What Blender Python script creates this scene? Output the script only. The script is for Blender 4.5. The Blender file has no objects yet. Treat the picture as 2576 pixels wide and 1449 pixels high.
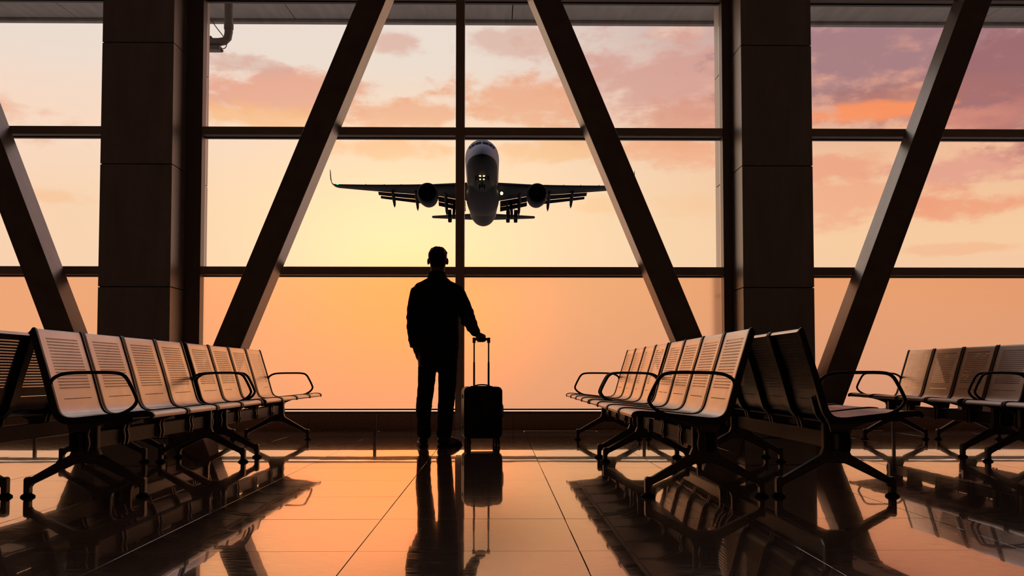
import bpy, bmesh, math, random
from mathutils import Vector, Matrix
R = math.radians
random.seed(7)
SC = bpy.context.scene
COL = SC.collection

# ------------------------------------------------------------------ camera
W, H, F = 2576.0, 1449.0, 2540.0          # frame and focal length in pixels
PPX, PPY = 1288.0, 825.0                  # principal point
EYE = 0.634
PITCH = math.atan((940.0 - PPY) / F)
YAW = math.atan(37.0 / F * math.cos(PITCH))
cd = bpy.data.cameras.new('camera')
cam = bpy.data.objects.new('camera', cd); COL.objects.link(cam)
cd.sensor_fit = 'HORIZONTAL'; cd.sensor_width = 36.0
cd.lens = F / W * 36.0
cd.shift_y = (PPY - H / 2) / W
cd.clip_end = 1000
cam.location = (0, 0, EYE)
cam.rotation_euler = (R(90) + PITCH, 0, -YAW)
SC.camera = cam

def ray(px, py):
    a, b = (px - PPX) / F, (py - PPY) / F
    # camera space: right a, down b, forward 1
    f = math.cos(PITCH) + b * math.sin(PITCH)
    u = math.sin(PITCH) - b * math.cos(PITCH)
    x = a * math.cos(YAW) + f * math.sin(YAW)
    y = -a * math.sin(YAW) + f * math.cos(YAW)
    return Vector((x, y, u))
def at(px, py, Y):
    d = ray(px, py); t = Y / d.y
    return Vector((d.x * t, Y, EYE + d.z * t))
def azel(px, py):
    d = ray(px, py).normalized()
    return math.degrees(math.atan2(d.x, d.y)), math.degrees(math.asin(d.z))
def lin(r, g, b):
    f = lambda c: (c / 255 / 12.92) if c / 255 <= 0.04045 else ((c / 255 + 0.055) / 1.055) ** 2.4
    return (f(r), f(g), f(b), 1.0)

# ------------------------------------------------------------------ world: sunset sky
world = bpy.data.worlds.new('sunset_sky'); SC.world = world
world.use_nodes = True; world.cycles.sampling_method = 'NONE'
NT = world.node_tree; NT.nodes.clear()
def N(t, **k):
    n = NT.nodes.new(t)
    for a, v in k.items(): setattr(n, a, v)
    return n
def L(a, b): NT.links.new(a, b)
def M(op, a, b=None, c=None, clamp=False):
    n = N('ShaderNodeMath', operation=op, use_clamp=clamp)
    for i, v in enumerate((a, b, c)):
        if v is None: continue
        if isinstance(v, (int, float)): n.inputs[i].default_value = v
        else: L(v, n.inputs[i])
    return n.outputs[0]
def mixc(fac, a, b):
    n = N('ShaderNodeMix', data_type='RGBA')
    for s, v in ((n.inputs['Factor'], fac), (n.inputs['A'], a), (n.inputs['B'], b)):
        pass
    if isinstance(fac, (int, float)): n.inputs[0].default_value = fac
    else: L(fac, n.inputs[0])
    for i, v in ((6, a), (7, b)):
        if isinstance(v, tuple): n.inputs[i].default_value = v
        else: L(v, n.inputs[i])
    return n.outputs[2]
def ramp(fac, stops, interp='EASE'):
    n = N('ShaderNodeValToRGB'); cr = n.color_ramp; cr.interpolation = interp
    while len(cr.elements) < len(stops): cr.elements.new(0.5)
    for e, (p, c) in zip(cr.elements, stops): e.position = p; e.color = c
    L(fac, n.inputs[0]); return n.outputs[0]
def maprange(v, a, b, c, d, kind='SMOOTHSTEP'):
    n = N('ShaderNodeMapRange', interpolation_type=kind)
    L(v, n.inputs[0])
    for i, x in enumerate((a, b, c, d)): n.inputs[i + 1].default_value = x
    return n.outputs[0]
tc = N('ShaderNodeTexCoord'); sep = N('ShaderNodeSeparateXYZ'); L(tc.outputs['Generated'], sep.inputs[0])
AZ = M('MULTIPLY', M('ARCTAN2', sep.outputs[0], sep.outputs[1]), 57.29578)
EL = M('MULTIPLY', M('ARCSINE', sep.outputs[2]), 57.29578)
uv = N('ShaderNodeCombineXYZ'); L(AZ, uv.inputs[0]); L(EL, uv.inputs[1])
UV = uv.outputs[0]
sc1 = N('ShaderNodeVectorMath', operation='MULTIPLY'); L(UV, sc1.inputs[0]); sc1.inputs[1].default_value = (0.20, 0.42, 1)
n1 = N('ShaderNodeTexNoise'); L(sc1.outputs[0], n1.inputs['Vector']); n1.inputs['Scale'].default_value = 1.0
n1.inputs['Detail'].default_value = 7; n1.inputs['Roughness'].default_value = 0.58
sc2 = N('ShaderNodeVectorMath', operation='MULTIPLY'); L(UV, sc2.inputs[0]); sc2.inputs[1].default_value = (0.55, 1.1, 1)
n2 = N('ShaderNodeTexNoise'); L(sc2.outputs[0], n2.inputs['Vector']); n2.inputs['Scale'].default_value = 1.0
n2.inputs['Detail'].default_value = 4; n2.inputs['Roughness'].default_value = 0.6
NZ = M('ADD', M('SUBTRACT', n1.outputs['Fac'], 0.5), M('MULTIPLY', M('SUBTRACT', n2.outputs['Fac'], 0.5), 0.5))
def e01(e): return (e + 20) / 110.0
EF = M('DIVIDE', M('ADD', EL, 20), 110.0, clamp=True)
left = ramp(EF, [(0, lin(122, 108, 102)), (e01(-9), lin(128, 110, 102)), (e01(-4), lin(250, 205, 175)), (e01(2), lin(254, 210, 178)), (e01(8), lin(254, 214, 180)),
                 (e01(13), lin(253, 222, 200)), (e01(18), lin(240, 226, 214)), (e01(35), lin(196, 186, 190)), (1, lin(128, 126, 142))])
right = ramp(EF, [(0, lin(116, 106, 102)), (e01(-9), lin(120, 107, 102)), (e01(-4), lin(226, 188, 174)), (e01(3), lin(240, 200, 176)), (e01(7), lin(252, 208, 165)),
                  (e01(11), lin(246, 196, 158)), (e01(15), lin(226, 160, 138)), (e01(20), lin(180, 140, 142)), (e01(35), lin(140, 122, 138)), (1, lin(104, 102, 122))])
base = mixc(maprange(AZ, -4, 22, 0, 1), left, right)
# away from the sunset the sky falls to dusk
absaz = M('ABSOLUTE', AZ)
dusk = ramp(EF, [(0, lin(26, 24, 26)), (e01(-5), lin(30, 27, 28)), (e01(4), lin(74, 66, 74)), (e01(25), lin(66, 64, 78)), (1, lin(84, 84, 100))])
base = mixc(maprange(absaz, 45, 120, 0, 1), base, dusk)
PXD = 57.29578 / F
def cloud(cur, px, py, rx, ry, col, alpha, amp=1.5, soft=0.75):
    a, e = azel(px, py)
    s = N('ShaderNodeVectorMath', operation='SUBTRACT'); L(UV, s.inputs[0]); s.inputs[1].default_value = (a, e, 0)
    d = N('ShaderNodeVectorMath', operation='MULTIPLY'); L(s.outputs[0], d.inputs[0]); d.inputs[1].default_value = (1 / (rx * PXD), 1 / (ry * PXD), 0)
    l = N('ShaderNodeVectorMath', operation='LENGTH'); L(d.outputs[0], l.inputs[0])
    v = M('SUBTRACT', l.outputs['Value'], M('MULTIPLY', NZ, amp * 2))
    m = maprange(v, 1.15, 1.15 - soft, 0, alpha)
    return mixc(m, cur, lin(*col))
c = base
for b in [
    (1700, 80, 90, 26, (250, 216, 190), .6), (1640, 200, 270, 150, (216, 160, 150), .85), (1700, 300, 170, 60, (222, 148, 126), .7),
    (2250, 150, 380, 115, (168, 128, 133), .95), (2480, 210, 190, 120, (160, 108, 112), .9), (2300, 235, 220, 40, (176, 116, 108), .7),
    (2200, 275, 170, 24, (255, 150, 98), .95), (2420, 300, 130, 26, (232, 150, 128), .6),
    (720, 235, 280, 70, (234, 162, 140), .9), (640, 296, 270, 30, (252, 184, 126), .8), (620, 165, 120, 22, (214, 172, 162), .55),
    (1000, 115, 80, 36, (222, 172, 158), .7), (1010, 285, 230, 45, (240, 165, 130), .85), (1290, 108, 150, 42, (222, 178, 164), .7),
    (1350, 255, 200, 70, (240, 165, 130), .85), (940, 372, 200, 34, (250, 172, 118), .85), (1400, 378, 280, 36, (249, 176, 116), .75),
    (1660, 385, 170, 42, (243, 165, 128), .8), (2130, 420, 150, 38, (240, 162, 130), .8), (2420, 420, 200, 46, (228, 156, 140), .75),
    (2150, 505, 210, 56, (245, 170, 136), .75), (2460, 520, 210, 40, (243, 160, 124), .8), (1510, 520, 95, 26, (252, 192, 138), .75),
    (1760, 515, 110, 44, (252, 198, 152), .65), (130, 495, 80, 20, (253, 195, 150), .6), (2450, 625, 190, 14, (248, 184, 144), .6),
    (-400, 260, 420, 70, (240, 180, 150), .7), (3100, 300, 420, 120, (190, 125, 118), .8), (-700, 480, 300, 50, (250, 190, 150), .6), (3300, 560, 380, 50, (240, 165, 130), .6)]:
    c = cloud(c, *b)
# glow around the hidden sun
def glow(cur, px, py, rx, ry, col, k):
    a, e = azel(px, py)
    s = N('ShaderNodeVectorMath', operation='SUBTRACT'); L(UV, s.inputs[0]); s.inputs[1].default_value = (a, e, 0)
    d = N('ShaderNodeVectorMath', operation='MULTIPLY'); L(s.outputs[0], d.inputs[0]); d.inputs[1].default_value = (1 / rx, 1 / ry, 0)
    l = N('ShaderNodeVectorMath', operation='DOT_PRODUCT'); L(d.outputs[0], l.inputs[0]); L(d.outputs[0], l.inputs[1])
    g = M('MULTIPLY', M('EXPONENT', M('MULTIPLY', l.outputs['Value'], -1)), k)
    return mixc(g, cur, col)
c = glow(c, 1060, 560, 14, 5.5, lin(255, 231, 184), .8)
c = glow(c, 1010, 640, 6.5, 4.0, (2.2, 0.99, 0.52, 1), .85)
c = glow(c, 1060, 790, 4.5, 3.0, (2.5, 0.80, 0.20, 1), .8)
bg = N('ShaderNodeBackground'); L(c, bg.inputs[0]); bg.inputs[1].default_value = 1.0
wo = N('ShaderNodeOutputWorld'); L(bg.outputs[0], wo.inputs[0])

SC.view_settings.view_transform = 'Standard'; SC.view_settings.look = 'None'
SC.cycles.max_bounces = 8; SC.cycles.transmission_bounces = 6; SC.cycles.diffuse_bounces = 3; SC.cycles.glossy_bounces = 4; SC.cycles.transparent_max_bounces = 14; SC.cycles.caustics_reflective = False
SC.view_settings.exposure = 0.0; SC.view_settings.gamma = 1.0; SC.view_settings.use_curve_mapping = False

# ------------------------------------------------------------------ materials
def mat(name, base, rough=0.5, metal=0.0, noise=None, bump=0.0, bscale=40, coat=0.0, coat_ior=1.5, ior=1.5, emit=None, estr=0.0, stretch=(1, 1, 1)):
    m = bpy.data.materials.new(name); m.use_nodes = True
    nt = m.node_tree; p = nt.nodes['Principled BSDF']
    p.inputs['Base Color'].default_value = (*base, 1); p.inputs['Roughness'].default_value = rough
    p.inputs['Metallic'].default_value = metal; p.inputs['IOR'].default_value = ior
    p.inputs['Coat Weight'].default_value = coat; p.inputs['Coat IOR'].default_value = coat_ior; p.inputs['Coat Roughness'].default_value = 0.03
    if emit: p.inputs['Emission Color'].default_value = (*emit, 1); p.inputs['Emission Strength'].default_value = estr
    if noise or bump:
        t = nt.nodes.new('ShaderNodeTexCoord'); mp = nt.nodes.new('ShaderNodeMapping'); mp.inputs['Scale'].default_value = stretch
        nt.links.new(t.outputs['Object'], mp.inputs[0])
        n = nt.nodes.new('ShaderNodeTexNoise'); nt.links.new(mp.outputs[0], n.inputs['Vector'])
        n.inputs['Scale'].default_value = bscale; n.inputs['Detail'].default_value = 5
        if noise:
            r = nt.nodes.new('ShaderNodeValToRGB'); nt.links.new(n.outputs['Fac'], r.inputs[0])
            r.color_ramp.elements[0].position = 0.3; r.color_ramp.elements[1].position = 0.7
            r.color_ramp.elements[0].color = (*[x * (1 - noise) for x in base], 1); r.color_ramp.elements[1].color = (*[min(1, x * (1 + noise)) for x in base], 1)
            nt.links.new(r.outputs[0], p.inputs['Base Color'])
        if bump:
            b = nt.nodes.new('ShaderNodeBump'); b.inputs['Strength'].default_value = bump; b.inputs['Distance'].default_value = 0.002
            nt.links.new(n.outputs['Fac'], b.inputs['Height']); nt.links.new(b.outputs[0], p.inputs['Normal'])
    return m
MT = {}
MT['clad'] = mat('brushed_cladding', (0.74, 0.68, 0.63), 0.42, 0.4, noise=.12, bscale=6, stretch=(1, 1, .15))
MT['core'] = mat('joint_core_dark', (0.02, 0.018, 0.016), 0.8)  # near-black backing that shows in the joints
MT['strut'] = mat('painted_steel_brown', (0.42, 0.36, 0.32), 0.36, 0.6, noise=.1, bscale=5)
MT['frame'] = mat('window_frame_paint', (0.36, 0.30, 0.27), 0.4, 0.3)
MT['transom'] = mat('transom_paint', (0.86, 0.68, 0.58), 0.5, 0.0)
MT['soffit'] = mat('soffit_panel', (0.8, 0.77, 0.76), 0.6, 0, noise=.12, bscale=3, stretch=(3, .4, 1))
MT['pipe'] = mat('drain_pipe', (0.4, 0.36, 0.36), 0.5, 0.2)
MT['kerb'] = mat('kerb_granite', (0.40, 0.28, 0.22), 0.35, noise=.35, bscale=60)
MT['grout'] = mat('floor_grout', (0.03, 0.022, 0.018), 0.8)
MT['wall'] = mat('wall_panel', (0.38, 0.36, 0.34), 0.7, noise=.1, bscale=3)
MT['ceil'] = mat('ceiling_panel', (0.55, 0.5, 0.47), 0.8)
MT['dark'] = mat('black_powder_coat', (0.06, 0.05, 0.046), 0.3, 0.4)
MT['cast'] = mat('cast_aluminium_dark', (0.17, 0.145, 0.125), 0.36, 0.7, noise=.1, bscale=30)
MT['beam'] = mat('beam_bronze', (0.04, 0.027, 0.021), 0.4, 0.4)
MT['black'] = mat('black_plastic', (0.006, 0.005, 0.005), 0.5)
MT['rubber'] = mat('black_rubber', (0.012, 0.011, 0.011), 0.65)
MT['cloth'] = mat('jacket_cloth', (0.018, 0.014, 0.012), 0.85, bump=.4, bscale=60)
MT['denim'] = mat('trouser_denim', (0.016, 0.013, 0.013), 0.85, bump=.3, bscale=150)
MT['skin'] = mat('skin', (0.36, 0.19, 0.12), 0.5)
MT['hair'] = mat('dark_hair', (0.02, 0.014, 0.01), 0.6, bump=.8, bscale=120)
MT['leather'] = mat('shoe_leather', (0.015, 0.012, 0.011), 0.35)
MT['shell'] = mat('suitcase_shell', (0.012, 0.010, 0.010), 0.35)
MT['alu'] = mat('pole_aluminium', (0.16, 0.13, 0.11), 0.35, 0.9)
MT['eye'] = mat('eye_white', (0.7, 0.68, 0.65), 0.2)
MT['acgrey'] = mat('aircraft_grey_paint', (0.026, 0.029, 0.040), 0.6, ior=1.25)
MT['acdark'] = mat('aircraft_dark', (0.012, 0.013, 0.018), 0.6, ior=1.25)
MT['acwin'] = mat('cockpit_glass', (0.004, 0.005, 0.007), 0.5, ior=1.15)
MT['lamp'] = mat('landing_lamp', (1, .8, .4), 0.3, emit=(1, .72, .25), estr=7)
MT['green'] = mat('green_nav_lamp', (.1, .8, .4), 0.3, emit=(.05, 1, .4), estr=2)

def tile_material():
    m = bpy.data.materials.new('polished_stone_tile'); m.use_nodes = True
    nt = m.node_tree; p = nt.nodes['Principled BSDF']
    g = nt.nodes.new('ShaderNodeNewGeometry'); mp = nt.nodes.new('ShaderNodeMapping'); mp.inputs['Scale'].default_value = (1.0, 2.2, 1)
    nt.links.new(g.outputs['Position'], mp.inputs[0])
    n = nt.nodes.new('ShaderNodeTexNoise'); n.inputs['Scale'].default_value = 5; n.inputs['Detail'].default_value = 9; n.inputs['Roughness'].default_value = .7
    nt.links.new(mp.outputs[0], n.inputs['Vector'])
    r = nt.nodes.new('ShaderNodeValToRGB'); nt.links.new(n.outputs['Fac'], r.inputs[0])
    r.color_ramp.elements[0].position = .35; r.color_ramp.elements[1].position = .68
    r.color_ramp.elements[0].color = (.52, .41, .35, 1); r.color_ramp.elements[1].color = (.74, .61, .54, 1)
    nt.links.new(r.outputs[0], p.inputs['Base Color'])
    n2 = nt.nodes.new('ShaderNodeTexNoise'); n2.inputs['Scale'].default_value = 1.7; n2.inputs['Detail'].default_value = 2
    nt.links.new(g.outputs['Position'], n2.inputs['Vector'])
    b = nt.nodes.new('ShaderNodeBump'); b.inputs['Strength'].default_value = .05; b.inputs['Distance'].default_value = .01
    nt.links.new(n2.outputs['Fac'], b.inputs['Height'])
    nt.links.new(b.outputs[0], p.inputs['Normal']); nt.links.new(b.outputs[0], p.inputs['Coat Normal'])
    mp3 = nt.nodes.new('ShaderNodeMapping'); mp3.inputs['Scale'].default_value = (3.0, 14.0, 1); nt.links.new(g.outputs['Position'], mp3.inputs[0])
    n3 = nt.nodes.new('ShaderNodeTexNoise'); n3.inputs['Scale'].default_value = 4; n3.inputs['Detail'].default_value = 7; n3.inputs['Roughness'].default_value = .65; nt.links.new(mp3.outputs[0], n3.inputs['Vector'])
    for sock, lo, hi in (('Coat Roughness', .0, .05), ('Coat Weight', 1.0, .86), ('Roughness', .05, .2)):
        q3 = nt.nodes.new('ShaderNodeMapRange'); nt.links.new(n3.outputs['Fac'], q3.inputs[0])
        for k3, v3 in enumerate((.42, .78, lo, hi)): q3.inputs[k3 + 1].default_value = v3
        nt.links.new(q3.outputs[0], p.inputs[sock])
    p.inputs['IOR'].default_value = 1.9
    p.inputs['Coat IOR'].default_value = 2.4
    return m
MT['tile'] = tile_material()

def glass_material(name, tint):
    m = bpy.data.materials.new(name); m.use_nodes = True; nt = m.node_tree; nt.nodes.clear()
    out = nt.nodes.new('ShaderNodeOutputMaterial'); tr = nt.nodes.new('ShaderNodeBsdfTransparent'); tr.inputs[0].default_value = (*tint, 1)
    gl = nt.nodes.new('ShaderNodeBsdfGlossy'); gl.inputs['Roughness'].default_value = 0.02
    fr = nt.nodes.new('ShaderNodeFresnel'); fr.inputs[0].default_value = 1.3
    mx2 = nt.nodes.new('ShaderNodeMixShader'); nt.links.new(fr.outputs[0], mx2.inputs[0])
    nt.links.new(tr.outputs[0], mx2.inputs[1]); nt.links.new(gl.outputs[0], mx2.inputs[2])
    nt.links.new(mx2.outputs[0], out.inputs[0])
    return m
MT['glass'] = glass_material('clear_glass', (.995, .99, .985))
MT['tinted'] = glass_material('strip_dimming_glass', (.95, .83, .73))  # tint added to dim the sky strip mirrored in the floor
def film_material():
    m = bpy.data.materials.new('frosted_film'); m.use_nodes = True; nt = m.node_tree; nt.nodes.clear()
    out = nt.nodes.new('ShaderNodeOutputMaterial'); tr = nt.nodes.new('ShaderNodeBsdfTransparent'); tr.inputs[0].default_value = (.99, .86, .77, 1)
    tl = nt.nodes.new('ShaderNodeBsdfTranslucent'); tl.inputs[0].default_value = (1.0, 0.72, 0.55, 1)
    rf = nt.nodes.new('ShaderNodeBsdfRefraction'); rf.inputs['Color'].default_value = (1, .675, .47, 1); rf.inputs['Roughness'].default_value = .42; rf.inputs['IOR'].default_value = 1.25
    mx = nt.nodes.new('ShaderNodeMixShader'); mx.inputs[0].default_value = .12
    nt.links.new(rf.outputs[0], mx.inputs[1]); nt.links.new(tl.outputs[0], mx.inputs[2]); nt.links.new(mx.outputs[0], out.inputs[0])
    nt.nodes.remove(tr)
    return m
MT['film'] = film_material()

def perforated_material(name, col, metal):
    """brushed steel sheet with rows of punched slots, laid out on the sheet's own UV (metres)"""
    m = bpy.data.materials.new(name); m.use_nodes = True; nt = m.node_tree
    p = nt.nodes['Principled BSDF']; out = nt.nodes['Material Output']
    def nd(op, a, b=None):
        n = nt.nodes.new('ShaderNodeMath'); n.operation = op
        for i, v in enumerate((a, b)):
            if v is None: continue
            if isinstance(v, (int, float)): n.inputs[i].default_value = v
            else: nt.links.new(v, n.inputs[i])
        return n.outputs[0]
    t = nt.nodes.new('ShaderNodeTexCoord'); s = nt.nodes.new('ShaderNodeSeparateXYZ'); nt.links.new(t.outputs['UV'], s.inputs[0])
    u, v = s.outputs[0], s.outputs[1]
    def inside(x, a, b): return nd('MULTIPLY', nd('GREATER_THAN', x, a), nd('LESS_THAN', x, b))
    holes = nd('MULTIPLY', nd('LESS_THAN', nd('FRACT', nd('DIVIDE', v, .0166)), .5), nd('LESS_THAN', nd('FRACT', nd('DIVIDE', u, .0118)), .62))
    panel = nd('MULTIPLY', inside(u, -.195, .195), nd('MAXIMUM', inside(v, .0664, .349), inside(v, .5146, .8134)))
    slot = nd('MULTIPLY', inside(u, -.175, .175), inside(v, .393, .3965))
    hole = nd('MAXIMUM', nd('MULTIPLY', holes, panel), slot)
    n = nt.nodes.new('ShaderNodeTexNoise'); n.inputs['Scale'].default_value = 9; n.inputs['Detail'].default_value = 4
    nt.links.new(t.outputs['Object'], n.inputs['Vector'])
    r = nt.nodes.new('ShaderNodeMapRange'); nt.links.new(n.outputs['Fac'], r.inputs[0])
    r.inputs[3].default_value = .24; r.inputs[4].default_value = .42
    nt.links.new(r.outputs[0], p.inputs['Roughness'])
    p.inputs['Base Color'].default_value = (*col, 1); p.inputs['Metallic'].default_value = metal
    tr = nt.nodes.new('ShaderNodeBsdfTransparent'); mx = nt.nodes.new('ShaderNodeMixShader')
    nt.links.new(hole, mx.inputs[0]); nt.links.new(p.outputs[0], mx.inputs[1]); nt.links.new(tr.outputs[0], mx.inputs[2])
    nt.links.new(mx.outputs[0], out.inputs[0])
    return m
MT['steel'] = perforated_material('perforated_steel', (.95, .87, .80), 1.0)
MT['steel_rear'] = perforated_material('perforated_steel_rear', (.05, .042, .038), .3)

def livery_material():
    m = bpy.data.materials.new('aircraft_livery'); m.use_nodes = True; nt = m.node_tree; p = nt.nodes['Principled BSDF']
    t = nt.nodes.new('ShaderNodeTexCoord'); s = nt.nodes.new('ShaderNodeSeparateXYZ'); nt.links.new(t.outputs['Object'], s.inputs[0])
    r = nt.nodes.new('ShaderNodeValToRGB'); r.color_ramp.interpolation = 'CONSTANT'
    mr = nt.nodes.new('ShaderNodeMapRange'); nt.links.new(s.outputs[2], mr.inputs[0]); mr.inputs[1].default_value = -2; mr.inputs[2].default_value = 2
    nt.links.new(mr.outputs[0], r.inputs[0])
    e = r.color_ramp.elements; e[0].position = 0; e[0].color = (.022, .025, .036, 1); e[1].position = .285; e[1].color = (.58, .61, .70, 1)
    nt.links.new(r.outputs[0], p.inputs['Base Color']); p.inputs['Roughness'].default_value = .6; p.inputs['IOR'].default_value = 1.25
    return m
MT['livery'] = livery_material()

# ------------------------------------------------------------------ mesh helpers
class B:
    def __init__(s): s.v = []; s.f = []; s.uv = None
    def add(s, vs, fs):
        o = len(s.v); s.v += [tuple(v) for v in vs]; s.f += [tuple(i + o for i in f) for f in fs]; return s
    def box(s, x0, x1, y0, y1, z0, z1):
        return s.add([(x0, y0, z0), (x1, y0, z0), (x1, y1, z0), (x0, y1, z0), (x0, y0, z1), (x1, y0, z1), (x1, y1, z1), (x0, y1, z1)],
                     [(0, 3, 2, 1), (4, 5, 6, 7), (0, 1, 5, 4), (1, 2, 6, 5), (2, 3, 7, 6), (3, 0, 4, 7)])
    def prism(s, poly, a0, a1, axis='y'):
        """poly of (u,z) swept along y (axis='y') or of (y,z) along x, or (x,y) along z"""
        n = len(poly)
        P = {'y': lambda u, w, a: (u, a, w), 'x': lambda u, w, a: (a, u, w), 'z': lambda u, w, a: (u, w, a)}[axis]
        return s.add([P(u, w, a0) for u, w in poly] + [P(u, w, a1) for u, w in poly],
                     [tuple(range(n))[::-1], tuple(range(n, 2 * n))] + [(i, (i + 1) % n, n + (i + 1) % n, n + i) for i in range(n)])
    def tube(s, pts, rad, n=10, sq=None, caps=True):
        """round tube through pts; rad scalar, list, or list of (ra, rb); sq = fixed side vector for ra"""
        pts = [Vector(p) for p in pts]; k = len(pts)
        rr = rad if isinstance(rad, (list, tuple)) else [rad] * k
        t0 = (pts[1] - pts[0]).normalized()
        side = Vector(sq) if sq else (t0.orthogonal())
        rings = []
        for i in range(k):
            t = (pts[min(i + 1, k - 1)] - pts[max(i - 1, 0)]).normalized()
            a = side - t * side.dot(t)
            a = a.normalized() if a.length > 1e-6 else t.orthogonal().normalized()
            if not sq: side = a
            b = t.cross(a)
            ra, rb = rr[i] if isinstance(rr[i], (list, tuple)) else (rr[i], rr[i])
            rings.append([pts[i] + a * ra * math.cos(2 * math.pi * j / n) + b * rb * math.sin(2 * math.pi * j / n) for j in range(n)])
        vs = [v for r in rings for v in r]; fs = []
        for i in range(k - 1):
            for j in range(n): fs.append((i * n + j, i * n + (j + 1) % n, (i + 1) * n + (j + 1) % n, (i + 1) * n + j))
        if caps: fs += [tuple(range(n))[::-1], tuple(range((k - 1) * n, k * n))]
        return s.add(vs, fs)
    def ell(s, c, r, n=16, m=10):
        vs = [(c[0], c[1], c[2] - r[2])]
        for i in range(1, m):
            a = -math.pi / 2 + math.pi * i / m
            for j in range(n):
                b = 2 * math.pi * j / n
                vs.append((c[0] + r[0] * math.cos(a) * math.cos(b), c[1] + r[1] * math.cos(a) * math.sin(b), c[2] + r[2] * math.sin(a)))
        vs.append((c[0], c[1], c[2] + r[2])); e = len(vs) - 1; fs = []
        for j in range(n):
            fs.append((0, 1 + (j + 1) % n, 1 + j)); fs.append((e, e - n + j, e - n + (j + 1) % n))
            for i in range(m - 2): fs.append((1 + i * n + j, 1 + i * n + (j + 1) % n, 1 + (i + 1) * n + (j + 1) % n, 1 + (i + 1) * n + j))
        return s.add(vs, fs)
    def loft(s, rings, caps=True):
        n = len(rings[0]); vs = [v for r in rings for v in r]; fs = []
        for i in range(len(rings) - 1):
            for j in range(n): fs.append((i * n + j, i * n + (j + 1) % n, (i + 1) * n + (j + 1) % n, (i + 1) * n + j))
        if caps: fs += [tuple(range(n))[::-1], tuple(range(len(vs) - n, len(vs)))]
        return s.add(vs, fs)
    def mesh(s, name, m, smooth=None):
        me = bpy.data.meshes.new(name); me.from_pydata(s.v, [], s.f); me.validate()
        bm = bmesh.new(); bm.from_mesh(me); bmesh.ops.recalc_face_normals(bm, faces=bm.faces); bm.to_mesh(me); bm.free()
        if s.uv:
            lay = me.uv_layers.new(name='UVMap')
            for lp in me.loops: lay.data[lp.index].uv = s.uv[lp.vertex_index]
        me.materials.append(m)
        if smooth is not None:
            for p in me.polygons: p.use_smooth = True
            me.set_sharp_from_angle(angle=R(smooth))
        return me
def obj(name, b, m, parent=None, smooth=None, bevel=0, segs=2, loc=None):
    me = b if isinstance(b, bpy.types.Mesh) else b.mesh(name, m, smooth)
    o = bpy.data.objects.new(name, me); COL.objects.link(o)
    if parent: o.parent = parent
    if loc: o.location = loc
    if bevel:
        md = o.modifiers.new('bevel', 'BEVEL'); md.width = bevel; md.segments = segs; md.limit_method = 'ANGLE'; md.angle_limit = R(40)
    return o
def tag(o, label=None, cat=None, group=None, kind=None):
    for k, v in (('label', label), ('category', cat), ('group', group), ('kind', kind)):
        if v: o[k] = v
    return o
def empty(name, loc=(0, 0, 0), rz=0):
    o = bpy.data.objects.new(name, None); COL.objects.link(o); o.location = loc; o.rotation_euler = (0, 0, rz); o.empty_display_size = .1
    return o
def copy_tree(o, parent=None):
    kids = list(o.children); c = o.copy(); COL.objects.link(c)
    if parent: c.parent = parent
    for k in kids: copy_tree(k, c)
    return c
def spline(pts, k=6):
    """Catmull-Rom through 2-D/3-D points"""
    P = [Vector(p) for p in pts]; out = []
    for i in range(len(P) - 1):
        a, b, c2, d = P[max(i - 1, 0)], P[i], P[i + 1], P[min(i + 2, len(P) - 1)]
        for j in range(k):
            t = j / k
            out.append(.5 * ((2 * b) + (c2 - a) * t + (2 * a - 5 * b + 4 * c2 - d) * t * t + (3 * b - a - 3 * c2 + d) * t ** 3))
    out.append(P[-1]); return out

# ------------------------------------------------------------------ setting
XC = -0.390                        # middle of the centre bay
COLS = [-3.578, 2.798]             # the two columns in view
BAY = COLS[1] - COLS[0]
ALLC = [COLS[0] - BAY, COLS[0], COLS[1], COLS[1] + BAY]
XL, XR = ALLC[0] - .34, ALLC[3] + .34
YW, YK, YB, ZT = 10.40, 11.24, -7.0, 6.2   # window frame, kerb, back wall, ceiling
# floor slab with its tiles
fl = obj('floor', B().box(XL, XR, YB, YK, -.25, -.012), MT['grout'])
tag(fl, 'polished tan stone tile floor mirroring the sunset windows', 'floor', kind='structure')
TW = .8; G = .0016
tmesh = {}
def tile(x0, x1, y0, y1):
    w, d = round(x1 - x0, 4), round(y1 - y0, 4)
    if (w, d) not in tmesh:
        b = B(); a = .0007; hw, hd = w / 2 - G, d / 2 - G
        b.loft([[(-hw, -hd, -.011), (hw, -hd, -.011), (hw, hd, -.011), (-hw, hd, -.011)],
                [(-hw, -hd, -.0006), (hw, -hd, -.0006), (hw, hd, -.0006), (-hw, hd, -.0006)],
                [(-hw + a, -hd + a, 0), (hw - a, -hd + a, 0), (hw - a, hd - a, 0), (-hw + a, hd - a, 0)]])
        tmesh[(w, d)] = b.mesh('tile', MT['tile'])
    o = obj('tile', tmesh[(w, d)], None, fl, loc=((x0 + x1) / 2, (y0 + y1) / 2, random.uniform(-.0003, .0003)))
    o.rotation_euler = (random.gauss(0, 1) * R(.022), random.gauss(0, 1) * R(.022), 0)
X0 = .295 - TW * 9
ys = [3.645 + TW * k for k in range(-2, 10)] + [YK]
for i in range(17):
    for j in range(len(ys) - 1):
        tile(X0 + i * TW, X0 + (i + 1) * TW, ys[j], ys[j + 1])
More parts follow.
